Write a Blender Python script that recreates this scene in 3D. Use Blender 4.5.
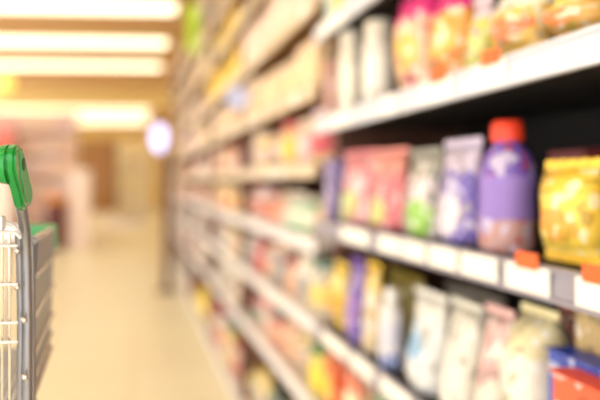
import bpy, bmesh, math, random
from mathutils import Vector, Matrix

for o in list(bpy.data.objects):
    bpy.data.objects.remove(o)
scene = bpy.context.scene
col = scene.collection
random.seed(7)

# ------------------------------------------------------------------ camera
F = 560.0                    # focal length in pixels of the 600x400 frame
YAW = math.radians(3.0)      # slightly turned towards the shelves
EYE = 1.2
VPX, VPY = 132.0, 181.0      # where the aisle's lines meet
PX = VPX + F * math.tan(YAW)
cam_d = bpy.data.cameras.new('camera')
cam = bpy.data.objects.new('camera', cam_d)
col.objects.link(cam)
cam.location = (0, 0, EYE)
cam.rotation_euler = (math.radians(90), 0, -YAW)
cam_d.sensor_width = 36.0
cam_d.lens = 36.0 * F / 600.0
cam_d.shift_x = (300 - PX) / 600.0
cam_d.shift_y = (VPY - 200) / 600.0
cam_d.clip_start = 0.02
cam_d.dof.use_dof = True
cam_d.dof.focus_distance = 0.475
cam_d.dof.aperture_fstop = 1.8
scene.camera = cam

# ------------------------------------------------------------------ world, exposure
w = bpy.data.worlds.new('world')
scene.world = w
w.use_nodes = True
w.node_tree.nodes['Background'].inputs[0].default_value = (1.0, 0.965, 0.91, 1)
w.node_tree.nodes['Background'].inputs[1].default_value = 1.7
scene.view_settings.view_transform = 'Standard'
scene.view_settings.look = 'None'
scene.view_settings.gamma = 1
scene.view_settings.use_curve_mapping = False
scene.view_settings.exposure = 0.9
LAMP = 1.5                   # strength of the ceiling strips

# ------------------------------------------------------------------ helpers
CT, ST = math.cos(YAW), math.sin(YAW)

def pix(x, y, d):
    """a pixel's direction taken to depth d along the lens axis"""
    u = (x - PX) / F * d
    v = (VPY - y) / F * d
    return Vector((u * CT + d * ST, d * CT - u * ST, EYE + v))

def y_at(x, X):
    u = (x - PX) / F
    return X * (CT - u * ST) / (u * CT + ST)

def z_at(y, X, Y):
    d = Y * CT + X * ST
    return EYE + (VPY - y) / F * d

def srgb(r, g, b):
    def c(v):
        v /= 255.0
        return v / 12.92 if v <= 0.04045 else ((v + 0.055) / 1.055) ** 2.4
    return (c(r), c(g), c(b), 1)

def link(name, me, mat=None, parent=None, loc=None, smooth=False):
    o = bpy.data.objects.new(name, me)
    col.objects.link(o)
    if mat is not None and len(me.materials) == 0:
        me.materials.append(mat)
    if parent is not None:
        o.parent = parent
    if loc is not None:
        o.location = loc
    if smooth:
        me.polygons.foreach_set('use_smooth', [True] * len(me.polygons))
        me.set_sharp_from_angle(angle=math.radians(40))
    return o

def empty(name, loc=(0, 0, 0), rz=0.0):
    o = bpy.data.objects.new(name, None)
    col.objects.link(o)
    o.empty_display_size = 0.05
    o.location = loc
    o.rotation_euler = (0, 0, rz)
    return o

def tag(o, label, cat, group=None):
    o['label'] = label
    o['category'] = cat
    if group:
        o['group'] = group
    return o

def struct(o):
    o['kind'] = 'structure'
    return o

def mesh(name, bm):
    me = bpy.data.meshes.new(name)
    bm.normal_update()
    bm.to_mesh(me)
    bm.free()
    return me

def add_box(bm, x0, x1, y0, y1, z0, z1, bev=0.0):
    r = bmesh.ops.create_cube(bm, size=1.0)
    vs = r['verts']
    for v in vs:
        v.co = Vector((x0 + (v.co.x + .5) * (x1 - x0), y0 + (v.co.y + .5) * (y1 - y0), z0 + (v.co.z + .5) * (z1 - z0)))
    if bev > 0:
        es = list({e for v in vs for e in v.link_edges})
        bmesh.ops.bevel(bm, geom=es, offset=bev, segments=2, profile=0.6, affect='EDGES')

def box_me(name, x0, x1, y0, y1, z0, z1, bev=0.0):
    bm = bmesh.new()
    add_box(bm, x0, x1, y0, y1, z0, z1, bev)
    return mesh(name, bm)

def add_tube(bm, pts, r, seg=8, cap=True):
    """round tube along points; r is a number or one radius per point"""
    pts = [Vector(p) for p in pts]
    n = len(pts)
    rs = r if isinstance(r, (list, tuple)) else [r] * n
    rings = []
    t0 = (pts[1] - pts[0]).normalized()
    up = Vector((0, 0, 1)) if abs(t0.z) < .9 else Vector((1, 0, 0))
    side = t0.cross(up).normalized()
    for i, p in enumerate(pts):
        if i == 0: t = pts[1] - pts[0]
        elif i == n - 1: t = pts[-1] - pts[-2]
        else: t = (pts[i + 1] - pts[i]).normalized() + (pts[i] - pts[i - 1]).normalized()
        t.normalize()
        side = (side - t * side.dot(t)).normalized()
        b = t.cross(side)
        rings.append([bm.verts.new(p + (side * math.cos(a) + b * math.sin(a)) * rs[i])
                      for a in [2 * math.pi * k / seg for k in range(seg)]])
    for i in range(n - 1):
        for k in range(seg):
            bm.faces.new((rings[i][k], rings[i][(k + 1) % seg], rings[i + 1][(k + 1) % seg], rings[i + 1][k]))
    if cap:
        bm.faces.new(rings[0][::-1]); bm.faces.new(rings[-1])

def tube_me(name, pts, r, seg=8):
    bm = bmesh.new()
    add_tube(bm, pts, r, seg)
    bmesh.ops.recalc_face_normals(bm, faces=bm.faces)
    return mesh(name, bm)

def lathe_me(name, prof, seg=16):
    bm = bmesh.new()
    rings = []
    for (r, z) in prof:
        rings.append([bm.verts.new((r * math.cos(2 * math.pi * k / seg), r * math.sin(2 * math.pi * k / seg), z)) for k in range(seg)])
    for i in range(len(rings) - 1):
        for k in range(seg):
            bm.faces.new((rings[i][k], rings[i][(k + 1) % seg], rings[i + 1][(k + 1) % seg], rings[i + 1][k]))
    bm.faces.new(rings[0][::-1]); bm.faces.new(rings[-1])
    return mesh(name, bm)

# ------------------------------------------------------------------ materials
MC = {}
def mat(name, rgb, rough=0.5, metal=0.0, noise=0.06, scale=30.0, emit=0.0, spec=0.5):
    key = (name, rgb, rough, metal, emit)
    if key in MC: return MC[key]
    m = bpy.data.materials.new(name); m.use_nodes = True
    nt = m.node_tree; b = nt.nodes['Principled BSDF']
    c = srgb(*rgb)
    tx = nt.nodes.new('ShaderNodeTexNoise'); tx.inputs['Scale'].default_value = scale
    tc = nt.nodes.new('ShaderNodeTexCoord'); nt.links.new(tc.outputs['Object'], tx.inputs['Vector'])
    mx = nt.nodes.new('ShaderNodeMix'); mx.data_type = 'RGBA'
    mx.inputs[6].default_value = tuple(v * (1 - noise) for v in c[:3]) + (1,)
    mx.inputs[7].default_value = tuple(min(1, v * (1 + noise)) for v in c[:3]) + (1,)
    nt.links.new(tx.outputs['Fac'], mx.inputs[0])
    nt.links.new(mx.outputs[2], b.inputs['Base Color'])
    b.inputs['Roughness'].default_value = rough
    b.inputs['Metallic'].default_value = metal
    b.inputs['Specular IOR Level'].default_value = spec
    if emit:
        b.inputs['Emission Color'].default_value = c
        b.inputs['Emission Strength'].default_value = emit
    MC[key] = m
    return m

def print_mat(c1, c2, c3, band=0.72, ell=(0.5, 0.42, 0.34, 0.22), rough=0.35, low=None):
    """printed packaging: body colour, top band, oval motif, optional bottom band"""
    key = ('print', c1, c2, c3, band, ell, low)
    if key in MC: return MC[key]
    mute = lambda c: tuple(int(v * .86 + q * .14) for v, q in zip(c, (186, 176, 172)))
    c1, c2, c3 = mute(c1), mute(c2), mute(c3)
    m = bpy.data.materials.new('printed_pack'); m.use_nodes = True
    nt = m.node_tree; b = nt.nodes['Principled BSDF']
    N = nt.nodes.new; L = nt.links.new
    tc = N('ShaderNodeTexCoord'); sp = N('ShaderNodeSeparateXYZ'); L(tc.outputs['Generated'], sp.inputs[0])
    nz = N('ShaderNodeTexNoise'); nz.inputs['Scale'].default_value = 4.0; L(tc.outputs['Generated'], nz.inputs['Vector'])
    def mth(op, a, bb):
        n = N('ShaderNodeMath'); n.operation = op
        for i, v in enumerate((a, bb)):
            if isinstance(v, (int, float)): n.inputs[i].default_value = v
            else: L(v, n.inputs[i])
        return n.outputs[0]
    wob = mth('MULTIPLY', mth('SUBTRACT', nz.outputs['Fac'], 0.5), 0.3)
    zz = mth('ADD', sp.outputs['Z'], wob)
    def mix(fac, a, bb):
        n = N('ShaderNodeMix'); n.data_type = 'RGBA'; L(fac, n.inputs[0])
        for i, v in ((6, a), (7, bb)):
            if isinstance(v, tuple): n.inputs[i].default_value = v
            else: L(v, n.inputs[i])
        return n.outputs[2]
    cur = mix(mth('GREATER_THAN', zz, band), srgb(*c1), srgb(*c2))
    if low:
        cur = mix(mth('LESS_THAN', zz, low[0]), cur, srgb(*low[1]))
    ex, ez, rx, rz = ell
    dx = mth('DIVIDE', mth('SUBTRACT', sp.outputs['X'], ex), rx)
    dz = mth('DIVIDE', mth('SUBTRACT', zz, ez), rz)
    r2 = mth('ADD', mth('MULTIPLY', dx, dx), mth('MULTIPLY', dz, dz))
    cur = mix(mth('LESS_THAN', r2, 1.0), cur, srgb(*c3))
    vo = N('ShaderNodeTexNoise'); vo.inputs['Scale'].default_value = 5.5; vo.inputs['Detail'].default_value = 1.0
    mp = N('ShaderNodeMapping'); mp.inputs['Location'].default_value = (c1[0] * .37, c2[1] * .21, c3[2] * .53); L(tc.outputs['Generated'], mp.inputs[0]); L(mp.outputs[0], vo.inputs['Vector'])
    wt = tuple(int(v * .35 + 244 * .65) for v in c1)
    cur = mix(mth('GREATER_THAN', vo.outputs['Fac'], 0.6), cur, srgb(*wt))
    cur = mix(mth('LESS_THAN', vo.outputs['Fac'], 0.37), cur, srgb(*tuple(int(v * .8) for v in c2)))
    L(cur, b.inputs['Base Color'])
    b.inputs['Roughness'].default_value = rough
    bp = N('ShaderNodeBump'); bp.inputs['Strength'].default_value = 0.25
    n2 = N('ShaderNodeTexNoise'); n2.inputs['Scale'].default_value = 9.0; L(tc.outputs['Generated'], n2.inputs['Vector'])
    L(n2.outputs['Fac'], bp.inputs['Height']); L(bp.outputs[0], b.inputs['Normal'])
    MC[key] = m
    return m

def floor_mat():
    m = bpy.data.materials.new('polished_cream_tile'); m.use_nodes = True
    nt = m.node_tree; b = nt.nodes['Principled BSDF']; N = nt.nodes.new; L = nt.links.new
    tc = N('ShaderNodeTexCoord'); br = N('ShaderNodeTexBrick')
    br.offset = 0.0
    br.inputs['Color1'].default_value = srgb(244, 239, 212)
    br.inputs['Color2'].default_value = srgb(240, 234, 206)
    br.inputs['Mortar'].default_value = srgb(222, 214, 190)
    br.inputs['Scale'].default_value = 1.0
    br.inputs['Mortar Size'].default_value = 0.006
    br.inputs['Brick Width'].default_value = 0.6
    br.inputs['Row Height'].default_value = 0.6
    L(tc.outputs['Object'], br.inputs['Vector'])
    L(br.outputs['Color'], b.inputs['Base Color'])
    b.inputs['Roughness'].default_value = 0.28
    b.inputs['Specular IOR Level'].default_value = 0.4
    return m

M_floor = floor_mat()
M_ceil = mat('tan_ceiling_board', (196, 154, 104), 0.8, noise=.05, scale=3)
M_wall = mat('cream_wall_paint', (236, 216, 170), 0.8, scale=4)
M_shelf = mat('ivory_shelf_enamel', (214, 204, 198), 0.45)
M_inner = mat('shade_toned_back_panel', (34, 30, 30), 0.7)  # near bay's interior shade is put into this colour
M_tan = mat('gap_brown_shelf_board', (150, 112, 76), 0.5)  # upper far boards browned so the gaps beneath them read as shaded
M_dark = mat('shade_toned_shelf_board', (44, 40, 40), 0.6)  # near boards coloured dark to stand in for their shaded undersides
M_strip = mat('grey_price_rail', (146, 142, 158), 0.3)
M_strip2 = mat('pale_price_rail', (232, 230, 236), 0.3)
M_strip3 = mat('cool_white_price_rail', (214, 218, 232), 0.3)
M_strip4 = mat('beige_price_rail', (222, 204, 176), 0.4)
M_card = mat('white_price_card', (250, 248, 242), 0.5, noise=.02)
M_upright = mat('dusty_brown_upright', (112, 76, 62), 0.5)
M_steel = mat('grey_steel_tube', (138, 139, 147), 0.3, 0.85, noise=.04)
M_chrome = mat('bright_zinc_wire', (205, 203, 203), 0.22, 0.9, noise=.03)
M_whitewire = mat('white_coated_wire', (206, 206, 210), 0.35, 0.0)
M_green = mat('glossy_green_plastic', (8, 138, 56), 0.15, noise=.04)
M_green2 = mat('satin_green_plastic', (70, 158, 100), 0.4, noise=.04)
M_black = mat('black_rubber', (28, 28, 30), 0.6)
M_lamp = mat('lit_lamp_diffuser', (255, 246, 214), 0.5, emit=LAMP, noise=0)
M_house = mat('cream_lamp_housing', (222, 196, 140), 0.5)

# ------------------------------------------------------------------ the room
RX0, RX1, RY0, RY1, RZ = -5.0, 2.2, -2.6, 22.0, 3.45
struct(link('floor', box_me('floor', RX0, RX1, RY0, RY1, -0.1, 0), M_floor))
struct(link('ceiling', box_me('ceiling', RX0, RX1, RY0, RY1, RZ, RZ + .1), M_ceil))
# unseen left wall, opened between piers, sill and lintel to add daylight
bm = bmesh.new()
add_box(bm, RX0 - .1, RX0, RY0, RY1, 0, .25); add_box(bm, RX0 - .1, RX0, RY0, RY1, RZ - .2, RZ)
for k in range(9):
    yy = RY0 + (RY1 - .3 - RY0) * k / 8
    add_box(bm, RX0 - .1, RX0, yy, yy + .3, .25, RZ - .2)
struct(link('wall_left', mesh('wall_left', bm), M_wall))
struct(link('wall_right', box_me('wall_right', RX1, RX1 + .1, RY0, RY1, 0, RZ), M_wall))
struct(link('wall_back', box_me('wall_back', RX0, RX1, RY1, RY1 + .1, 0, RZ), mat('golden_back_wall', (206, 172, 108), .8, scale=4)))
# no front wall: left open so added daylight comes in from behind the camera
struct(link('trim_1', box_me('trim_1', RX0, RX1, RY0 - .1, RY0, RZ - .25, RZ), M_wall))
struct(link('trim_2', box_me('trim_2', RX0, RX1, 13.6, 14.0, 3.02, RZ), mat('screening_bulkhead', (236, 212, 146), .7)))  # bulkhead added to screen off the bright ceiling strips beyond it
# brown double door in the back wall
M_door = mat('brown_wood_door', (150, 104, 58), 0.5, noise=.15, scale=5)
dr = struct(empty('door_1', (-1.3, RY1 - .005, 0)))
for s in (-1, 1):
    x0, x1 = (-.66, -.01) if s < 0 else (.01, .66)
    link('door_leaf', box_me('door_leaf', x0, x1, -.06, 0, 0.005, 2.7, .006), M_door, dr)
    link('door_handle', tube_me('door_handle', [(s * .07, -.06, .95), (s * .07, -.1, .97), (s * .07, -.1, 1.25), (s * .07, -.06, 1.27)], .012), M_chrome, dr)
bm = bmesh.new()
for a in ((-.74, -.67, 0, 2.78), (.67, .74, 0, 2.78), (-.67, .67, 2.71, 2.78)):
    add_box(bm, a[0], a[1], -.08, 0, a[2], a[3])
link('door_frame', mesh('door_frame', bm), mat('dark_brown_frame', (112, 76, 44), .5), dr)

# ceiling light strips, across the aisle, one every 1.8 m
light_pos = [7.05 + 1.8 * k for k in range(-5, 3)] + [14.6, 15.9, 17.2, 18.5, 19.8, 21.0]  # the closer-set run past the bulkhead is added to brighten the far end
ORD = ['first', 'second', 'third', 'fourth', 'fifth', 'sixth', 'seventh', 'eighth', 'ninth', 'tenth',
       'eleventh', 'twelfth', 'thirteenth', 'fourteenth', 'fifteenth', 'sixteenth']
LX0, LX1 = -4.2, 0.58
lh = box_me('housing', LX0, LX1, -.18, .18, -.0, .055, .01)
ld = box_me('diffuser', LX0 + .03, LX1 - .03, -.155, .155, -.035, 0, .012)
lc = box_me('end_cap', 0, .03, -.19, .19, -.03, .05, .006)
nfar = 0
for k, Y in enumerate(light_pos):
    e = empty('ceiling_light', (0, Y, RZ - .058))
    link('housing', lh, M_house, e); link('diffuser', ld, M_lamp, e)
    link('end_cap', lc, M_house, e, (LX0 - .02, 0, 0)); link('end_cap', lc, M_house, e, (LX1 - .01, 0, 0))
    if Y > 6.5:
        nfar += 1
        lab = 'long warm white ceiling strip light, %s of the farther ones counting from the top' % ORD[nfar - 1]
    else:
        lab = 'warm white ceiling strip light, %s above the near part of the aisle' % ORD[k]
    tag(e, lab, 'light', 'ceiling strip lights')

# ------------------------------------------------------------------ packaging
def bag_mesh(wd, h, t, seed=0, stand=False):
    rnd = random.Random(seed)
    nx, nz = 8, 9
    bm = bmesh.new()
    ph = [rnd.uniform(0, 6.28) for _ in range(4)]
    grid = {}
    for side in (-1, 1):
        for j in range(nz + 1):
            v = j / nz
            pv = (1 - abs(2 * v - 1) ** 3.0) ** 0.7 if not stand else (1 - v ** 2.2) ** 0.8 * (1.0 if v > 0 else .85)
            pinch = 1 - 0.07 * math.sin(math.pi * v)
            for i in range(nx + 1):
                u = 2 * i / nx - 1
                pu = max(0, 1 - abs(u) ** 2.4) ** 0.7
                th = t / 2 * pv * pu
                th *= 1 + .12 * math.sin(5 * u + ph[0]) * math.sin(7 * v + ph[1])
                x = u * wd / 2 * pinch
                if (abs(u) == 1 or (j == nz)) and side == 1:
                    grid[(side, i, j)] = grid[(-1, i, j)]
                else:
                    grid[(side, i, j)] = bm.verts.new((x + .006 * math.sin(6 * v + ph[2]) * (abs(u)), side * th, h * v))
    for side in (-1, 1):
        for j in range(nz):
            for i in range(nx):
                q = [grid[(side, i, j)], grid[(side, i + 1, j)], grid[(side, i + 1, j + 1)], grid[(side, i, j + 1)]]
                if side == 1: q.reverse()
                try: bm.faces.new(q)
                except ValueError: pass
    bot = [grid[(-1, i, 0)] for i in range(nx + 1)] + [grid[(1, i, 0)] for i in range(nx - 1, 0, -1)]
    try: bm.faces.new(bot[::-1])
    except ValueError: pass
    me = mesh('pack_body', bm)
    me.polygons.foreach_set('use_smooth', [True] * len(me.polygons))
    return me

SEAL = {}
def seal_mesh(wd):
    k = round(wd, 3)
    bm = bmesh.new()
    n = 10
    prev = None
    for i in range(n + 1):
        x = -wd / 2 + wd * i / n
        yo = .0012 * (1 if i % 2 else -1)
        a = [bm.verts.new((x, yo - .001, 0)), bm.verts.new((x, yo + .001, 0)),
             bm.verts.new((x, yo + .001, .012 + (.002 if i % 2 else 0))), bm.verts.new((x, yo - .001, .012 + (.002 if i % 2 else 0)))]
        if prev:
            for q in range(4):
                bm.faces.new((prev[q], a[q], a[(q + 1) % 4], prev[(q + 1) % 4]))
        else: bm.faces.new(a[::-1])
        prev = a
    bm.faces.new(prev)
    bmesh.ops.recalc_face_normals(bm, faces=bm.faces)
    return mesh('seal', bm)

def make_pack(kind, loc, rz, wd, h, t, cols, low=None, ell=None, seed=0):
    """kind: bag, pouch, bottle, jar, carton.  cols = body, band, motif"""
    c1, c2, c3 = cols
    kw = {}
    if ell: kw['ell'] = ell
    if kind in ('bottle', 'jar'): kw['band'] = 2.0
    pm = print_mat(c1, c2, c3, low=low, **kw)
    root = empty({'bag': 'snack_bag', 'pouch': 'stand_up_pouch', 'bottle': 'bottle', 'jar': 'jar', 'carton': 'carton'}[kind], loc, rz)
    sm = mat('pack_trim', c2, .4)
    if kind == 'bag':
        link('bag_body', bag_mesh(wd, h - .026, t, seed), pm, root, (0, 0, .013))
        s = seal_mesh(wd * .99)
        link('crimped_seal', s, sm, root, (0, 0, h - .0145)); link('crimped_seal', s, sm, root, (0, 0, 0.0005))
    elif kind == 'pouch':
        link('pouch_body', bag_mesh(wd, h - .013, t, seed, True), pm, root, (0, 0, .0005))
        link('crimped_seal', seal_mesh(wd * .99), sm, root, (0, 0, h - .0145))
    elif kind == 'bottle':
        r = min(wd, t) / 2
        hb = h * .82
        link('bottle_body', lathe_me('bottle_body', [(r * .9, 0), (r, .01), (r, hb * .3), (r * .93, hb * .5), (r, hb * .7), (r * .8, hb * .9), (r * .45, hb), (r * .42, hb + .008)]), pm, root, smooth=True)
        link('cap', lathe_me('cap', [(r * .55, hb + .004), (r * .58, hb + .01), (r * .55, h - .006), (r * .45, h)]), sm, root, smooth=True)
        link('wrap_label', lathe_me('wrap_label', [(r * 1.012, hb * .3), (r * 1.015, hb * .31), (r * .945, hb * .5), (r * 1.01, hb * .69), (r * 1.0, hb * .7)]), mat('pack_label', c3, .5), root, smooth=True)
    elif kind == 'jar':
        r = min(wd, t) / 2
        hb = h * .84
        link('jar_body', lathe_me('jar_body', [(r * .88, 0), (r, .01), (r, hb * .82), (r * .84, hb * .96), (r * .8, hb)]), pm, root, smooth=True)
        link('lid', lathe_me('lid', [(r * .86, hb + .001), (r * .9, hb + .005), (r * .9, h - .004), (r * .84, h)]), sm, root, smooth=True)
        link('wrap_label', lathe_me('wrap_label', [(r * 1.0, hb * .2), (r * 1.014, hb * .21), (r * 1.014, hb * .69), (r * 1.0, hb * .7)]), mat('pack_label', c3, .5), root, smooth=True)
    else:
        link('carton_body', box_me('carton_body', -wd / 2, wd / 2, -t / 2, t / 2, 0.0005, h, .004), pm, root)
        link('front_label', box_me('front_label', -wd * .33, wd * .33, -t / 2 - .0015, -t / 2, h * .22, h * .62), mat('pack_label', c3, .5), root)
        link('sealing_tape', box_me('sealing_tape', -wd * .49, wd * .49, -.02, .02, h, h + .001), sm, root)
    return root

# ------------------------------------------------------------------ gondola shelving on the right
XF = 0.53            # front of the price rails
DEPTH = 0.44
SH = .045            # height of a price rail
BOARD = {}
def make_bay(y0, y1, levels, label, ncards, seed, near=False, top=2.78, promo=None):
    rnd = random.Random(seed)
    e = empty('shelving_bay', (XF, y0, 0))
    L = y1 - y0
    link('back_panel', box_me('back_panel', DEPTH, DEPTH + .02, 0, L, .0, top), M_inner if near else M_upright, e)  # panel colour darkened to stand in for shade between the shelves
    up = box_me('upright', .015 if not near else .06, DEPTH, 0, .03, 0, top, .003)
    link('upright', up, M_upright, e, (0, L - .032, 0))
    if near: link('upright', up, M_upright, e, (0, 0.002, 0))
    link('plinth', box_me('plinth', .03, DEPTH, .0, L - .034, 0, .055), M_shelf, e)
    for li, zb in enumerate(levels):
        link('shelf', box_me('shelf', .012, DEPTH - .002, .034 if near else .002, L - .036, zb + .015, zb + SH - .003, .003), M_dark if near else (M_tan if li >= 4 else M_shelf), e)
        bm = bmesh.new()
        # a price rail leans back a little and has a lip above and below
        prof = [(0, 0), (0, .006), (.004, .008), (.006, SH - .008), (.001, SH - .006), (.003, SH), (.012, SH), (.012, 0)]
        a = [bm.verts.new((p[0], .001, p[1])) for p in prof]
        b = [bm.verts.new((p[0], L - .001, p[1])) for p in prof]
        n = len(prof)
        for i in range(n):
            bm.faces.new((a[i], a[(i + 1) % n], b[(i + 1) % n], b[i]))
        bm.faces.new(a[::-1]); bm.faces.new(b)
        bmesh.ops.recalc_face_normals(bm, faces=bm.faces)
        rail = link('price_rail', mesh('price_rail', bm), (M_strip if li in (2, 3) else M_strip3) if near else (M_strip4 if li >= 4 else M_strip2), e, (0, 0, zb))
        cards = ncards(li) if callable(ncards) else [(rnd.uniform(.02, .98)) * (L - .08) for _ in range(ncards)]
        if not callable(ncards):
            cards.sort()
        for c0, c1 in (promo or {}).get(li, []):
            link('promo_tag', box_me('promo_tag', -.001, .0004, c0, c1, SH - .008, SH + .014), mat('orange_promo_tag', (240, 104, 40), .5), rail)
        last = -1
        for c in cards:
            cw = .045 if near else .055
            c0, c1 = (c if isinstance(c, tuple) else (c, c + cw))
            if c0 < last + .004: continue
            last = c1
            link('price_card', box_me('price_card', .0005, .0025, c0, c1, .003, SH - .004), M_card, rail)
    tag(e, label, 'shelving', 'shelving bays of the right-hand row')
    return e

NB0, NB1 = 0.36, y_at(313, XF)
LV_NEAR = [.06, .50, .745, 1.045, 1.335, 1.60, 1.88]
LV_FAR = [.06, .50, .745, .985, 1.21, 1.445, 1.70, 1.965, 2.2, 2.45]

def near_cards(li):
    px = {3: [(313, 338), (341, 368), (378, 400), (402, 424), (428, 456), (460, 496), (505, 548), (575, 625)],
          2: [(322, 346), (350, 372), (380, 410), (420, 470)],
          4: [(330, 350), (380, 396), (420, 452), (470, 505)],
          1: [(300, 316)], 5: [(320, 345)], 0: [], 6: []}[li]
    out = []
    for a, b in px:
        ya, yb = y_at(b, XF) - NB0, y_at(a, XF) - NB0
        if ya > 0.002 and yb < NB1 - NB0 - .002: out.append((ya, yb))
    return sorted(out)

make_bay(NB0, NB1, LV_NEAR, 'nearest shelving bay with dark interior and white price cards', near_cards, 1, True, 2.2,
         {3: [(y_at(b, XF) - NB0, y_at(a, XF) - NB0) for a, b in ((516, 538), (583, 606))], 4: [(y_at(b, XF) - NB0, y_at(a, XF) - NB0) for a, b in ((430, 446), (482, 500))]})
BAYW = 1.2
BAYORD = ['second', 'third', 'fourth', 'fifth', 'sixth']
for b in range(5):
    make_bay(NB1 + .004 + b * BAYW, NB1 + .004 + (b + 1) * BAYW - .004, LV_FAR,
             '%s tall ivory shelving bay along the aisle, counted from the nearest' % BAYORD[b], 4 if b < 3 else 2, 10 + b)

# ---- packs on the nearest bay, read off the photograph
W_ = (244, 240, 234); YEL = (246, 206, 60); ORG = (242, 128, 40); RED = (226, 52, 40); PUR = (92, 62, 168)
PNK = (226, 120, 140); MAG = (236, 30, 130); LIL = (190, 170, 214); BLU = (40, 74, 196); SKY = (130, 190, 236)
GRN = (120, 196, 70); OLV = (190, 164, 40); BEI = (216, 186, 150); BRN = (128, 84, 62); PCH = (240, 190, 150)
CRM = (240, 224, 190); TEA = (70, 150, 140); LIM = (190, 220, 60)

def near(kind, level, x0, x1, ytop, cols, label, cat, t=.08, back=.02, low=None, ell=None, tall=None, dz=0.0, lean=0.0):
    X = XF + back
    Xq = X + t * .3
    ya, yb = max(y_at(x1, Xq), NB0 + .04), min(y_at(x0, Xq), NB1 - .04)
    wd = yb - ya - .004
    ym = (ya + yb) / 2
    if kind in ('bottle', 'jar'):
        xm = (x0 + x1) / 2
        r = .04
        for _ in range(8):
            ym = y_at(xm, X + r)
            r = (x1 - x0) / 2 * ym / F * (1.2 if kind == 'jar' else .97)
        t = wd = 2 * r
    zs = LV_NEAR[level] + SH + .0005 + dz
    h = tall if tall else z_at(ytop, X + t / 2, ym) - zs
    h = max(.05, min(h, .238 if level == 2 else .3, .225 if level == 4 else 1))
    o = make_pack(kind, (X + t / 2, ym, zs), -math.pi / 2 + lean, wd, h, t, cols, low, ell, seed=int(x0 * 7 + level))
    return tag(o, label, cat, 'packs on the nearest shelving bay')

# shelf A: at mid height, with the clearest price cards
near('bag', 3, 536, 596, 158, ((250, 216, 76), (248, 206, 60), (250, 170, 60)), 'bright yellow snack bag on the middle shelf at right', 'bag', .07, ell=(.55, .35, .3, .16))
near('bag', 3, 602, 690, 160, ((246, 200, 60), (250, 220, 90), (236, 110, 40)), 'yellow snack bag cut by the right edge, middle shelf', 'bag', .07)
near('bottle', 3, 480, 534, 121, ((104, 74, 186), (236, 66, 36), (146, 122, 204)), 'purple bottle with red-orange cap beside the yellow bag', 'bottle', low=(.4, (190, 150, 150)))
near('pouch', 3, 438, 476, 138, ((104, 88, 190), (206, 196, 226), (230, 222, 240)), 'violet and white pouch, second from the red-capped bottle', 'pouch', .07, ell=(.5, .3, .3, .2))
near('pouch', 3, 404, 436, 148, ((226, 214, 220), (150, 150, 140), (140, 200, 70)), 'white and mauve pouch with green patch, middle shelf', 'pouch', .07, ell=(.6, .2, .3, .22))
near('pouch', 3, 371, 400, 148, ((222, 106, 116), (226, 140, 130), (196, 206, 110)), 'coral red pouch with small green patch, middle shelf', 'pouch', .07, ell=(.4, .25, .25, .18), lean=.12)
near('pouch', 3, 342, 369, 150, ((228, 160, 170), (220, 120, 130), (190, 210, 110)), 'pale pink pouch with green patch beside the coral one', 'pouch', .07, ell=(.4, .3, .3, .2), lean=.1)
near('carton', 3, 318, 338, 160, ((120, 104, 178), (140, 120, 190), (190, 176, 214)), 'small violet carton at the far end of the middle shelf', 'carton', .07)
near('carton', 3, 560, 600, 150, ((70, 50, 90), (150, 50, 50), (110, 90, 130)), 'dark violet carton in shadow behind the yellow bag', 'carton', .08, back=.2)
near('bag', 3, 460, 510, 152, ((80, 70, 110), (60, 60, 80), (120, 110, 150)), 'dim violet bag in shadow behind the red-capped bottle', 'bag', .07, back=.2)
# shelf B: above it
near('jar', 4, 341, 361, 32, ((240, 232, 214), (228, 220, 204), (246, 240, 226)), 'cream jar on the upper near shelf, farther of two', 'jar')
near('jar', 4, 366, 391, 22, ((238, 234, 222), (222, 216, 200), (246, 244, 236)), 'off-white jar on the upper near shelf, nearer of two', 'jar')
near('bag', 4, 394, 428, -6, ((240, 190, 150), (240, 40, 130), (246, 200, 80)), 'peach snack bag with magenta top beside the off-white jar', 'bag', .08)
near('bag', 4, 430, 466, -14, ((238, 160, 60), (232, 24, 126), (250, 190, 70)), 'orange snack bag with magenta top, upper near shelf', 'bag', .08)
near('pouch', 4, 468, 488, -6, ((200, 204, 90), (222, 200, 214), (226, 226, 130)), 'lime and lilac narrow pouch on the upper near shelf', 'pouch', .06)
near('bag', 4, 490, 540, -12, ((236, 190, 80), (244, 236, 220), (236, 120, 60)), 'golden bag with white top right of the lime pouch', 'bag', .08)
near('bag', 4, 544, 598, -14, ((232, 176, 84), (240, 210, 90), (236, 120, 50)), 'golden bag with orange blotch near the right edge, upper shelf', 'bag', .08)
near('bag', 4, 604, 690, -10, ((236, 160, 60), (240, 210, 90), (226, 90, 50)), 'orange bag cut by the right edge, upper near shelf', 'bag', .08)
near('carton', 4, 319, 337, 62, ((214, 160, 150), (190, 130, 120), (226, 184, 176)), 'dusty pink carton at the far end of the upper near shelf', 'carton', .08)
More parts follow.
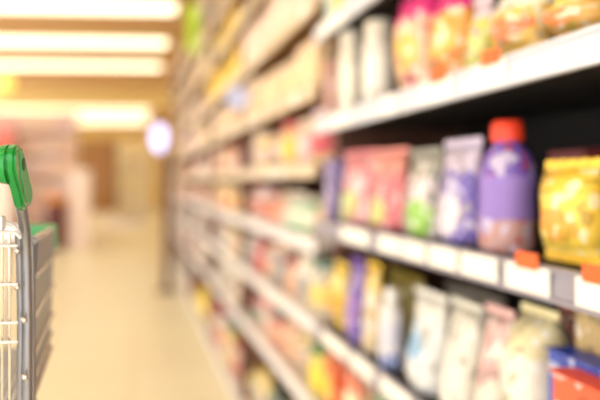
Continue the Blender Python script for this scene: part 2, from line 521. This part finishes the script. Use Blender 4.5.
# shelf C: below
near('bag', 2, 318, 344, 262, ((244, 204, 70), (246, 214, 90), (240, 160, 50)), 'yellow bag with orange motif at far end, lower near shelf', 'bag', .07)
near('pouch', 2, 347, 361, 258, ((90, 56, 170), (110, 70, 180), (150, 110, 200)), 'slim deep purple pouch on the lower near shelf', 'pouch', .06)
near('pouch', 2, 363, 377, 262, ((226, 210, 180), (240, 200, 60), (200, 190, 180)), 'cream pouch with yellow top beside the deep purple one', 'pouch', .06)
near('bottle', 2, 379, 404, 288, ((236, 234, 238), (240, 238, 236), (210, 210, 228)), 'white bottle with blue base on the lower near shelf', 'bottle', low=(.22, (90, 120, 200)))
near('bag', 2, 384, 420, 272, ((196, 172, 50), (206, 186, 80), (180, 150, 40)), 'olive yellow bag behind the white bottle', 'bag', .06, back=.16)
near('pouch', 2, 408, 440, 290, ((226, 232, 240), (230, 230, 226), (120, 184, 236)), 'white pouch with sky blue patch on the lower near shelf', 'pouch', .08, ell=(.4, .5, .35, .2))
near('pouch', 2, 443, 474, 300, ((230, 228, 220), (220, 220, 210), (238, 234, 228)), 'plain off-white pouch right of the sky blue patch', 'pouch', .08)
near('pouch', 2, 477, 506, 306, ((230, 226, 216), (232, 190, 190), (230, 170, 170)), 'off-white pouch with pink top, lower near shelf', 'pouch', .08, ell=(.5, .6, .3, .2))
near('bag', 2, 509, 548, 306, ((242, 240, 232), (236, 226, 180), (246, 244, 236)), 'big white rounded bag with yellowish top, lower near shelf', 'bag', .1)
near('pouch', 2, 551, 586, 306, ((190, 170, 136), (196, 90, 70), (206, 190, 160)), 'beige brown pouch with reddish top, lower near shelf', 'pouch', .08, back=.135)
near('carton', 2, 552, 640, 362, ((50, 80, 200), (44, 70, 190), (90, 120, 220)), 'royal blue carton low at the right edge', 'carton', .028, back=.036)
near('carton', 2, 556, 660, 388, ((232, 70, 40), (240, 90, 50), (240, 140, 70)), 'low red-orange carton in the bottom right corner', 'carton', .024, back=.003)
near('carton', 2, 590, 680, 320, ((214, 190, 130), (200, 170, 110), (226, 206, 160)), 'tan carton at the right edge behind the royal blue one', 'carton', .08, back=.075)
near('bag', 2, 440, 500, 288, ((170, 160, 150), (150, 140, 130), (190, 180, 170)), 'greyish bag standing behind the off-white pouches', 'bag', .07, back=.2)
# shelf D and base of the nearest bay
pal_low = [((232, 90, 46), (236, 110, 50), (246, 200, 90)), ((226, 70, 40), (230, 60, 40), (240, 160, 80)), ((240, 226, 180), (230, 90, 50), (246, 236, 210)),
           ((90, 160, 80), (70, 140, 70), (226, 210, 60)), ((240, 210, 70), (230, 190, 50), (200, 60, 50))]
names_low = ['red-orange', 'scarlet', 'cream and orange', 'green', 'yellow']
for li, xs in ((1, [318, 344, 354, 370, 396, 428, 470]), (0, [318, 346, 370, 400, 450])):
    for i in range(len(xs) - 1):
        c = pal_low[(i + li * 2 + 1) % 5 if li == 0 else i % 5]
        nm = names_low[(i + li * 2 + 1) % 5 if li == 0 else i % 5]
        near('pouch' if i % 2 else 'carton', li, xs[i], xs[i + 1] - 1, 0, c,
             '%s pack, %s from the far end, %s shelf of the nearest bay' % (nm, ORD[i], 'second lowest' if li else 'bottom'), 'pouch' if i % 2 else 'carton', .09, tall=.17)
# shelf T: top visible shelf of the nearest bay
for i, (a, b, c, nm) in enumerate([(330, 341, ((150, 196, 190), (170, 206, 200), (200, 220, 214)), 'blue-green'), (342, 350, ((240, 214, 80), (236, 200, 60), (246, 230, 150)), 'yellow'),
                                  (351, 361, ((238, 226, 200), (230, 214, 180), (244, 236, 220)), 'cream'), (362, 378, ((236, 190, 170), (226, 170, 150), (244, 220, 200)), 'peach')]):
    near('carton', 5, a, b, 0, c, '%s carton on the topmost shelf seen of the nearest bay' % nm, 'carton', .09, tall=.2)

# ---- packs on the far bays
PAL_UP = [(236, 206, 176), (240, 196, 160), (226, 190, 170), (244, 214, 120), (240, 222, 190), (230, 176, 150), (214, 190, 200), (232, 200, 130)]
PAL_MID = [(240, 200, 130), (230, 150, 120), (206, 90, 100), (236, 214, 190), (214, 190, 180), (244, 204, 90), (190, 110, 90), (226, 200, 206)]
PAL_LOW = [(214, 206, 190), (130, 160, 146), (196, 90, 96), (232, 206, 120), (160, 158, 160), (222, 176, 146), (110, 140, 132), (236, 228, 212), (140, 110, 108), (226, 200, 180), (206, 200, 206)]
def cname(c):
    r, g, b = c
    table = {'beige': (226, 200, 170), 'peach': (240, 190, 150), 'yellow': (244, 206, 100), 'cream': (240, 224, 195), 'pale lilac': (214, 190, 206), 'salmon': (230, 150, 120),
             'red': (202, 84, 95), 'rust': (190, 110, 90), 'teal': (105, 145, 130), 'grey': (150, 150, 150), 'stone': (214, 204, 180), 'maroon': (120, 80, 80),
             'sandy': (232, 200, 130), 'mint': (150, 214, 170), 'white': (240, 238, 232), 'lime': (190, 220, 60), 'violet': (120, 104, 178)}
    return min(table, key=lambda k: sum((a - q) ** 2 for a, q in zip(table[k], c)))
rnd = random.Random(21)
CATS = {'bag': 'bag', 'pouch': 'pouch', 'bottle': 'bottle', 'jar': 'jar', 'carton': 'carton'}
for b in range(5):
    yb0 = NB1 + .004 + b * BAYW
    for li, zb in enumerate(LV_FAR):
        y = yb0 + .012
        yend = yb0 + BAYW - .05
        n = 0
        clear = (LV_FAR[li + 1] + .012 if li < len(LV_FAR) - 1 else 2.78) - (zb + SH)
        pal = PAL_UP if li >= 5 else (PAL_MID if li >= 3 else PAL_LOW)
        base_kind = rnd.choice(['carton', 'bag', 'carton']) if li >= 5 else rnd.choice(['bag', 'pouch', 'bottle', 'jar', 'carton'])
        while True:
            wd = rnd.uniform(.13, .19) if b < 2 else rnd.uniform(.17, .26)
            if li >= 5 and b == 0: wd = rnd.uniform(.19, .27)
            if y + wd > yend: break
            kind = base_kind if rnd.random() < .7 else rnd.choice(['bag', 'pouch', 'carton', 'jar'])
            h = min(clear - .02, rnd.uniform(.60, .84) * min(clear, .3))
            t = rnd.uniform(.09, .14)
            c1 = rnd.choice(pal); c2 = rnd.choice(pal); c3 = rnd.choice(pal)
            yc = y + wd / 2
            # the colours the photograph shows in particular spots
            if b == 0 and li == 3 and n in (1, 2): c1, c2, c3 = (150, 214, 170), (226, 216, 200), (236, 232, 214)
            if b == 0 and li == 5: c1, c2, c3 = (240, 204, 150), (236, 196, 150), (244, 216, 170); kind = 'carton'
            if b == 0 and li == 6: c1, c2, c3 = (238, 208, 188), (232, 196, 176), (244, 220, 204); kind = 'carton'
            if b == 1 and li in (6, 7): c1, c2, c3 = (250, 206, 50), (248, 196, 50), (250, 220, 100)
            if b == 0 and li == 1 and n == 0: c1, c2, c3 = (226, 206, 40), (60, 130, 60), (240, 220, 80)
            if b == 2 and li == 0: c1, c2, c3 = (248, 220, 60), (248, 210, 50), (250, 230, 110)
            if kind in ('bottle', 'jar'):
                d = min(wd, .13); t = d; wdu = d; h = min(h, .24)
            else: wdu = wd - .012
            o = make_pack(kind, (XF + .018 + t / 2 + rnd.uniform(0, .015), yc, zb + SH + .0005), -math.pi / 2, wdu, h, t, (c1, c2, c3), seed=b * 100 + li * 10 + n)
            n += 1
            tag(o, '%s %s, %s along %s of the %s bay' % (cname(c1), CATS[kind], ORD[n - 1], 'the bottom shelf' if li == 0 else 'shelf level ' + ['', 'two', 'three', 'four', 'five', 'six', 'seven', 'eight', 'nine', 'ten'][li], BAYORD[b]),
                CATS[kind], 'packs on the far shelving bays')
            y += wd + .004

# ---- shelf signs
def round_sign(px, py, X, r, rail_z, c, label):
    Y = y_at(px, X); z = z_at(py, X, Y)
    e = empty('shelf_sign', (X, Y, z))
    bm = bmesh.new()
    bmesh.ops.create_cone(bm, cap_ends=True, segments=28, radius1=r, radius2=r, depth=.004, matrix=Matrix.Rotation(math.pi / 2, 4, 'X'))
    link('sign_disc', mesh('sign_disc', bm), mat('pale_blue_card', c, .4), e)
    bm = bmesh.new()
    bmesh.ops.create_cone(bm, cap_ends=True, segments=28, radius1=r * .7, radius2=r * .7, depth=.005, matrix=Matrix.Rotation(math.pi / 2, 4, 'X'))
    link('centre_disc', mesh('centre_disc', bm), mat('white_sign_print', (206, 214, 255), .4), e, (0, -.0005, 0))
    link('spring_stem', tube_me('spring_stem', [(0, 0, -r), (.0, .003, (-r + rail_z - z) / 2), (XF - X, .004, rail_z - z)], .003, 6), M_chrome, e)
    return tag(e, label, 'sign')
round_sign(238, 98, .49, .055, 1.47, (164, 182, 250), 'round pale blue shelf sign standing out from the second bay')
# lime flag high on the shelves
X = .49; Y = y_at(194, X); z0 = z_at(52, X, Y); z1 = z_at(4, X, Y)
e = empty('shelf_flag', (X, Y, z0))
link('flag_panel', box_me('flag_panel', -.06, .037, -.003, .003, 0, z1 - z0, .002), mat('lime_flag_card', (186, 226, 60), .5), e)
link('flag_clip', box_me('flag_clip', .0, XF - X + .0, -.006, .006, .06, .08), M_chrome, e)
tag(e, 'lime green vertical flag sign clipped high on the shelves', 'sign')
# maroon pole with an oval pale blue sign at the far end of the shelving
pb = pix(167, 291, 6.1)
e = empty('sign_stand', (pb.x, pb.y, 0))
link('base_plate', lathe_me('base_plate', [(.12, 0), (.12, .012), (.03, .03), (.02, .04)], 24), mat('maroon_enamel', (76, 36, 42), .4), e, smooth=False)
link('pole', tube_me('pole', [(0, 0, .03), (0, 0, 1.5)], .042, 14), mat('maroon_enamel', (76, 36, 42), .4), e)
ps = pix(159, 138, 6.1)
bm = bmesh.new()
bmesh.ops.create_cone(bm, cap_ends=True, segments=28, radius1=1, radius2=1, depth=.03, matrix=Matrix.Rotation(math.pi / 2, 4, 'X'))
bmesh.ops.scale(bm, vec=(.085, 1, .15), verts=bm.verts)
so = link('oval_sign', mesh('oval_sign', bm), mat('lit_blue_sign', (196, 200, 255), .4, emit=1.2), e, (ps.x - pb.x, 0, ps.z))
link('sign_arm', tube_me('sign_arm', [(0, 0, 1.49), (0, 0, ps.z - .05), (ps.x - pb.x + .02, 0.02, ps.z - .02)], .012, 8), mat('maroon_enamel', (76, 36, 42), .4), e)
tag(e, 'maroon pole stand with glowing pale blue oval sign at the aisle end', 'sign')

# ------------------------------------------------------------------ far left: end display
EY = 10.7
def far_display(name, x0, x1, y, top, nc, nr, pal, label, gname, where, colour, seed, depth=.5, skip=()):
    rnd = random.Random(seed)
    e = empty(name, ((x0 + x1) / 2, y, 0))
    wd = x1 - x0
    m = mat('display_enamel', colour, .5)
    link('back_panel', box_me('back_panel', -wd / 2, wd / 2, depth - .03, depth, 0, top), m, e)
    for s in (-1, 1):
        link('side_panel', box_me('side_panel', s * wd / 2 - .015, s * wd / 2 + .015, 0, depth - .032, 0, top, .004), m, e)
    rows = [.1 + (top - .1) * k / nr for k in range(nr)]
    for z in rows:
        link('shelf', box_me('shelf', -wd / 2 + .018, wd / 2 - .018, .01, depth - .034, z - .03, z, .004), m, e)
    tag(e, label, 'shelving')
    cw = (wd - .06) / nc
    ch = (top - .1) / nr - .07
    for r, z in enumerate(rows):
        for c in range(nc):
            if (c, r) in skip: continue
            cols = (rnd.choice(pal), rnd.choice(pal), rnd.choice(pal))
            o = make_pack('carton', (x0 + .03 + cw * (c + .5), y + .2, z + .001), 0, cw - .03, ch * rnd.uniform(.75, .98), .3, cols)
            tag(o, '%s carton, row %s up and %s from the left, %s' % (cname(cols[0]), ['one', 'two', 'three', 'four', 'five', 'six', 'seven'][r], ORD[c], where), 'carton', gname)

far_display('end_display', -3.1, -1.08, EY, 2.55, 6, 6, [(244, 206, 190), (238, 188, 176), (240, 218, 210), (232, 206, 216), (244, 214, 180), (226, 170, 160)],
            'pink-toned end display of stacked cartons behind the cart', 'cartons on the pink end display', 'pink end display', (238, 208, 190), 5)
far_display('back_display', -.42, .56, 17.2, 2.4, 4, 5, [(250, 236, 160), (250, 234, 196), (250, 222, 130), (236, 226, 200), (226, 200, 150), (226, 176, 130)],
            'cream and yellow display unit near the brown door', 'cartons on the cream display', 'cream display', (248, 236, 200), 8)
# tall back display left of the door
# white plinth
e = empty('display_plinth', (pix(81, 247, 10.2).x, 10.2, 0))
mw = mat('pinkish_white_board', (244, 226, 220), .5)
link('plinth_body', box_me('plinth_body', -.17, .17, -.17, .17, .04, 1.36, .01), mw, e)
link('plinth_top', box_me('plinth_top', -.19, .19, -.19, .19, 1.36, 1.4, .01), mat('white_board', (250, 240, 236), .5), e)
link('plinth_base', box_me('plinth_base', -.15, .15, -.15, .15, 0, .04), mw, e)
tag(e, 'pinkish white display plinth standing right of the pink cartons', 'plinth')
# maroon bin
pbn = pix(56, 242, 10.0)
e = empty('waste_bin', (pbn.x, 10.0, 0))
mm = mat('maroon_plastic', (92, 36, 38), .45)
link('bin_body', lathe_me('bin_body', [(.15, 0), (.16, .02), (.19, .8), (.18, .82)], 20), mm, e, smooth=True)
link('bin_lid', lathe_me('bin_lid', [(.195, .822), (.2, .84), (.17, .92), (.08, .96)], 20), mat('amber_plastic', (226, 150, 70), .45), e, smooth=True)
tag(e, 'maroon waste bin with amber lid in front of the pink display', 'bin')
# red crate on top of the display and a yellow pendant lamp
pr = pix(4, 131, 10.4)
e = empty('pendant_lamp', (pix(4, 83, 9.8).x, 9.8, 0))
zc = pix(4, 83, 9.8).z
link('lamp_globe', lathe_me('lamp_globe', [(.03, -.2), (.12, -.17), (.19, -.08), (.205, 0), (.18, .09), (.11, .17), (.04, .2)], 20), mat('yellow_lamp_glass', (250, 214, 110), .4, emit=.6), e, (0, 0, zc), smooth=True)
link('lamp_cord', tube_me('lamp_cord', [(0, 0, zc + .2), (0, 0, RZ)], .006, 6), M_black, e)
tag(e, 'yellow globe pendant lamp hanging over the pink display', 'lamp')
o = make_pack('carton', (pr.x, 10.35, 0), 0, .42, pr.z - .0, .3, ((236, 226, 222), (232, 60, 40), (240, 232, 228)))
tag(o, 'tall white column carton with bright red top behind the cart handle', 'carton')
# bluish floor reflection at the far end, drawn as a thin pale pad
e = empty('floor_reflection', (pix(122, 221, 16).x, 16.2, 0))
link('reflection_pad', box_me('reflection_pad', -.42, .42, -.9, .9, 0.0005, .012, .004), mat('pale_lilac_reflection', (226, 216, 240), .6), e)
link('reflection_edge', box_me('reflection_edge', -.45, .45, -.93, .93, 0.0003, .008, .002), mat('lilac_reflection_edge', (214, 204, 228), .6), e)
tag(e, 'pale lilac floor reflection drawn as a pad before the cream display', 'mat')

# ------------------------------------------------------------------ the shopping cart
CD = .46      # depth of the handle
cart = empty('shopping_cart', (-.31, .7, 0))
def cpart(name, me, m, smooth=False, parent=None):
    o = link(name, me, m, None, None, smooth)
    p = parent or cart
    o.parent = p
    base = Vector(cart.location)
    if parent is None: o.location = -base
    return o
XR, XL = -.10, -.53          # right and left side of the cart at the handle
# handle bar
hb = pix(4, 165, CD)
hr = .0150
cpart('handle_grip', tube_me('handle_grip', [(XL + .03, hb.y, hb.z), (hb.x - .012, hb.y, hb.z)], hr, 20), M_green, True)
# elbow pieces: grip end that turns down into the frame tube
def elbow(side):
    cx = hb.x if side > 0 else 2 * ((XR + XL) / 2) - hb.x
    f = lambda px, py, d: Vector((cx + side * (pix(px, py, d).x - hb.x), pix(px, py, d).y, pix(px, py, d).z))
    bm = bmesh.new()
    # rounded slab lofted along a path: wide head, narrow sleeve
    add_tube(bm, [f(-1, 165, CD), f(6, 164.5, CD), f(9, 164.5, CD)], [.0150, .0165, .0165], 20)
    # side plate: outline in the plane of the cart's side, extruded across
    out = [(-.016, .008), (-.010, .0150), (.000, .0172), (.012, .0165), (.024, .010), (.044, -.008), (.060, -.020), (.064, -.026), (.058, -.034), (.050, -.0375),
           (.030, -.0385), (.022, -.036), (.010, -.024), (-.006, -.0135), (-.015, -.004)]
    x0 = f(8, 164, CD).x; x1 = x0 + side * .0092
    a = [bm.verts.new((x0, hb.y + p[0], hb.z + p[1])) for p in out]
    b = [bm.verts.new((x1, hb.y + p[0], hb.z + p[1])) for p in out]
    n = len(out)
    fs = [bm.faces.new(a), bm.faces.new(b[::-1])]
    for i in range(n):
        fs.append(bm.faces.new((a[i], b[i], b[(i + 1) % n], a[(i + 1) % n])))
    es = list({e for fc in fs[:2] for e in fc.edges})
    bmesh.ops.recalc_face_normals(bm, faces=bm.faces)
    bmesh.ops.bevel(bm, geom=es, offset=.0025, segments=3, affect='EDGES')
    o = cpart('handle_corner', mesh('handle_corner', bm), M_green, True)
    # recessed satin panel and the screw hole on the outer face
    bm = bmesh.new()
    inn = [(.000, .012), (.011, .0115), (.021, .006), (.041, -.011), (.056, -.022), (.053, -.031), (.034, -.0325), (.024, -.027), (.006, -.010)]
    xa = x1 - side * .001; xb = x1 + side * .0008
    a = [bm.verts.new((xa, hb.y + p[0], hb.z + p[1])) for p in inn]; b = [bm.verts.new((xb, hb.y + p[0], hb.z + p[1])) for p in inn]
    n = len(inn)
    bm.faces.new(a); bm.faces.new(b[::-1])
    for i in range(n): bm.faces.new((a[i], b[i], b[(i + 1) % n], a[(i + 1) % n]))
    bmesh.ops.recalc_face_normals(bm, faces=bm.faces)
    p_ = link('side_inlay', mesh('side_inlay', bm), M_green2, o)
    hl = lathe_me('screw_hole', [(.0055, 0), (.0055, .0012), (.003, .0014)], 14)
    hl.transform(Matrix.Scale(1.0, 4))
    hl.transform(Matrix.Translation((xb - side * .0006, hb.y + .013, hb.z + .001)) @ Matrix.Rotation(side * math.pi / 2, 4, 'Y'))
    link('screw_hole', hl, mat('dark_green_hole', (10, 70, 34), .5), o)
    return x0, x1
ex0, ex1 = elbow(1)
elbow(-1)
XM = (XR + XL) / 2

def side_pts(pts, side):
    return [Vector((p.x if side > 0 else 2 * XM - p.x, p.y, p.z)) for p in pts]
# frame tubes: from the handle corner down to the wheels
low_r = pix(27, 400, CD + .062)
tube = [pix(20.0, 200, CD + .040), pix(22.5, 214, CD + .048), pix(25, 232, CD + .055), pix(26.3, 260, CD + .060), pix(27.3, 320, CD + .062), low_r,
        Vector((low_r.x, low_r.y + .005, .6)), Vector((low_r.x - .004, low_r.y + .02, .30)), Vector((low_r.x - .006, low_r.y + .02, .135))]
tube2 = [pix(31.5, 245, CD + .085), pix(32, 300, CD + .087), pix(32.4, 400, CD + .09), Vector((pix(32.4, 400, CD + .09).x, pix(32.4, 400, CD + .09).y, .32))]
for s in (1, -1):
    cpart('frame_tube', tube_me('frame_tube', side_pts(tube, s), .0052, 14), M_steel, True)
    cpart('inner_tube', tube_me('inner_tube', side_pts([p + Vector((-.0062, .0, 0)) for p in tube[2:-1]], s), .0034, 12), M_steel, True)
    cpart('brace_tube', tube_me('brace_tube', side_pts(tube2, s), .0036, 10), M_steel, True)

# upper basket
N0 = pix(33.5, 240, .55)          # rim, near right corner
F0 = pix(53.0, 229, .72)           # rim, far right corner
FB = pix(48.5, 347, .705)             # bottom, far right corner
NBt = Vector((N0.x - .006, N0.y, FB.z - .01))
def lerp(a, b, t): return a + (b - a) * t
bask_side = {}
for s in (1, -1):
    n0, f0, fb, nb = side_pts([N0, F0, FB, NBt], s)
    bask_side[s] = (n0, f0, fb, nb)
    cpart('basket_rim', tube_me('basket_rim', [n0, lerp(n0, f0, .5), f0], .0042, 10), M_chrome, True)
    bm = bmesh.new()
    nV = 30
    for k in range(nV + 1):
        t = k / nV
        add_tube(bm, [lerp(n0, f0, t), lerp(nb, fb, t)], .0021, 6)
    o = cpart('side_wires', mesh('side_wires', bm), M_steel, True); o['kind'] = 'stuff'
    for v in (.22, .48, .72, .88, 1.0):
        a, b = lerp(n0, nb, v), lerp(f0, fb, v)
        off = Vector((.003 * s, 0, 0))
        cpart('long_wire', tube_me('long_wire', [a + off, b + off], .0026 if v not in (.72, 1.0) else .0032, 8), M_chrome, True)
    # solid side plate of the upper part
    bm = bmesh.new()
    q = [lerp(n0, f0, .02), lerp(n0, f0, .98), lerp(lerp(n0, f0, .98), lerp(nb, fb, .98), .2), lerp(lerp(n0, f0, .02), lerp(nb, fb, .02), .2)]
    off = Vector((.0022 * s, 0, 0))
    a = [bm.verts.new(p + off) for p in q]; b = [bm.verts.new(p + off * 1.7) for p in q]
    bm.faces.new(a); bm.faces.new(b[::-1])
    for i in range(4): bm.faces.new((a[i], b[i], b[(i + 1) % 4], a[(i + 1) % 4]))
    bmesh.ops.recalc_face_normals(bm, faces=bm.faces)
    cpart('side_plate', mesh('side_plate', bm), M_steel)
    # green bumper along the front corner of the rim
    bm = bmesh.new()
    xi, xo = sorted((f0.x - s * .03, f0.x + s * .005))
    add_box(bm, xi, xo, f0.y - .012, f0.y + .012, f0.z - .026, f0.z + .006, .003)
    cpart('corner_bumper', mesh('corner_bumper', bm), M_green2, True)
# green front and rear rim bars
f1, f2 = bask_side[1][1], bask_side[-1][1]
bm = bmesh.new(); add_box(bm, f2.x + .03, f1.x - .03, f1.y - .008, f1.y + .01, f1.z - .016, f1.z + .006, .003)
cpart('front_rim_cover', mesh('front_rim_cover', bm), M_chrome, True)
bm = bmesh.new()
nb1, nb2 = bask_side[1][3], bask_side[-1][3]; fb1, fb2 = bask_side[1][2], bask_side[-1][2]
for k in range(25):
    t = k / 24
    add_tube(bm, [lerp(f1, f2, t) + Vector((0, 0, -.004)), lerp(fb1, fb2, t)], .0017, 6)
o = cpart('front_wires', mesh('front_wires', bm), M_chrome, True); o['kind'] = 'stuff'
bm = bmesh.new()
for k in range(57):
    t = k / 56
    add_tube(bm, [lerp(nb1, nb2, t), lerp(fb1, fb2, t)], .0016, 6)
for k in range(23):
    t = k / 22
    add_tube(bm, [lerp(nb1, fb1, t) + Vector((0, 0, -.003)), lerp(nb2, fb2, t) + Vector((0, 0, -.003))], .0022, 6)
o = cpart('floor_wires', mesh('floor_wires', bm), M_whitewire, True); o['kind'] = 'stuff'
# rear gate: cross wires, upright pairs and the bent hinge wire
GY = CD + .045
gx = pix(19, 300, GY).x
xl = 2 * XM - gx
for py, r in ((245, .0013), (283, .0013), (321, .0014), (340, .0015)):
    z = pix(10, py, GY).z
    cpart('gate_cross_wire', tube_me('gate_cross_wire', [(xl, GY, z), (gx, GY, z)], r, 8), M_whitewire, True)
zt, zb_ = pix(10, 231, GY).z, nb1.z + .01
k = 0
x = pix(10.5, 300, GY).x
while x > xl + .01:
    for dx in (0, -.0065):
        cpart('gate_upright_wire', tube_me('gate_upright_wire', [(x + dx, GY + .003, zt), (x + dx, GY + .003, zb_)], .0012, 6), M_chrome, True)
    x -= .021
cpart('gate_top_wire', tube_me('gate_top_wire', [(xl, GY, zt), (gx - .012, GY, zt), (gx - .002, GY, zt - .001), (gx + .003, GY, zt - .006)], .0016, 8), M_whitewire, True)
hp = [pix(-6, 223, GY - .01), pix(4, 222, GY - .01), pix(11, 224, GY - .008), pix(17, 229, GY - .004), pix(20, 236, GY)]
cpart('hinge_wire', tube_me('hinge_wire', hp, .0019, 10), M_whitewire, True)
cpart('hinge_clip', box_me('hinge_clip', pix(-3, 220, GY - .01).x, pix(6.5, 220, GY - .01).x, GY - .018, GY - .004, pix(0, 229, GY).z, pix(0, 214, GY).z, .003), mat('white_plastic', (214, 214, 220), .3), True)
# little round wire ends on the frame tube
for px_, py in ((17, 251), (17, 287), (24, 320), (25, 377)):
    bm = bmesh.new()
    bmesh.ops.create_uvsphere(bm, u_segments=12, v_segments=8, radius=.0033, matrix=Matrix.Translation(pix(px_, py, CD + .05)))
    cpart('wire_end', mesh('wire_end', bm), M_chrome, True)
# lower tray, axle frame and wheels
yb, yf = low_r.y + .02, .86
bm = bmesh.new()
for k in range(20):
    x = XL + .02 + (XR - XL - .04) * k / 19
    add_tube(bm, [(x, yb, .3), (x, yf, .3)], .0016, 6)
o = cpart('tray_wires', mesh('tray_wires', bm), M_chrome, True); o['kind'] = 'stuff'
xr_ = low_r.x - .004; xl_ = 2 * XM - xr_
cpart('tray_rim', tube_me('tray_rim', [(xr_, yb, .3), (xr_, yf, .3), (xl_, yf, .3), (xl_, yb, .3), (xr_, yb, .3)], .006, 10), M_steel, True)
for xx in (xr_, xl_):
    cpart('front_strut', tube_me('front_strut', [(xx, yf, .135), (xx, yf, .3), (xx + (-.03 if xx == xr_ else .03), yf - .06, .6), (fb1.x - .02 if xx == xr_ else fb2.x + .02, fb1.y - .02, fb1.z - .004)], .006, 10), M_steel, True)
    for yy in (yb, yf):
        wh = lathe_me('wheel', [(.02, -.012), (.055, -.012), (.06, -.006), (.06, .006), (.055, .012), (.02, .012)], 20)
        wh.transform(Matrix.Translation((xx, yy, .0602)) @ Matrix.Rotation(math.pi / 2, 4, 'Y'))
        o = cpart('wheel', wh, M_black, True)
        bm = bmesh.new()
        for s in (-1, 1): add_box(bm, xx + s * .018 - .002, xx + s * .018 + .002, yy - .015, yy + .015, .05, .135)
        add_box(bm, xx - .02, xx + .02, yy - .015, yy + .015, .131, .137)
        cpart('caster_fork', mesh('caster_fork', bm), M_steel)
tag(cart, 'wire shopping cart with green handle at the left edge, in sharp focus', 'shopping cart')
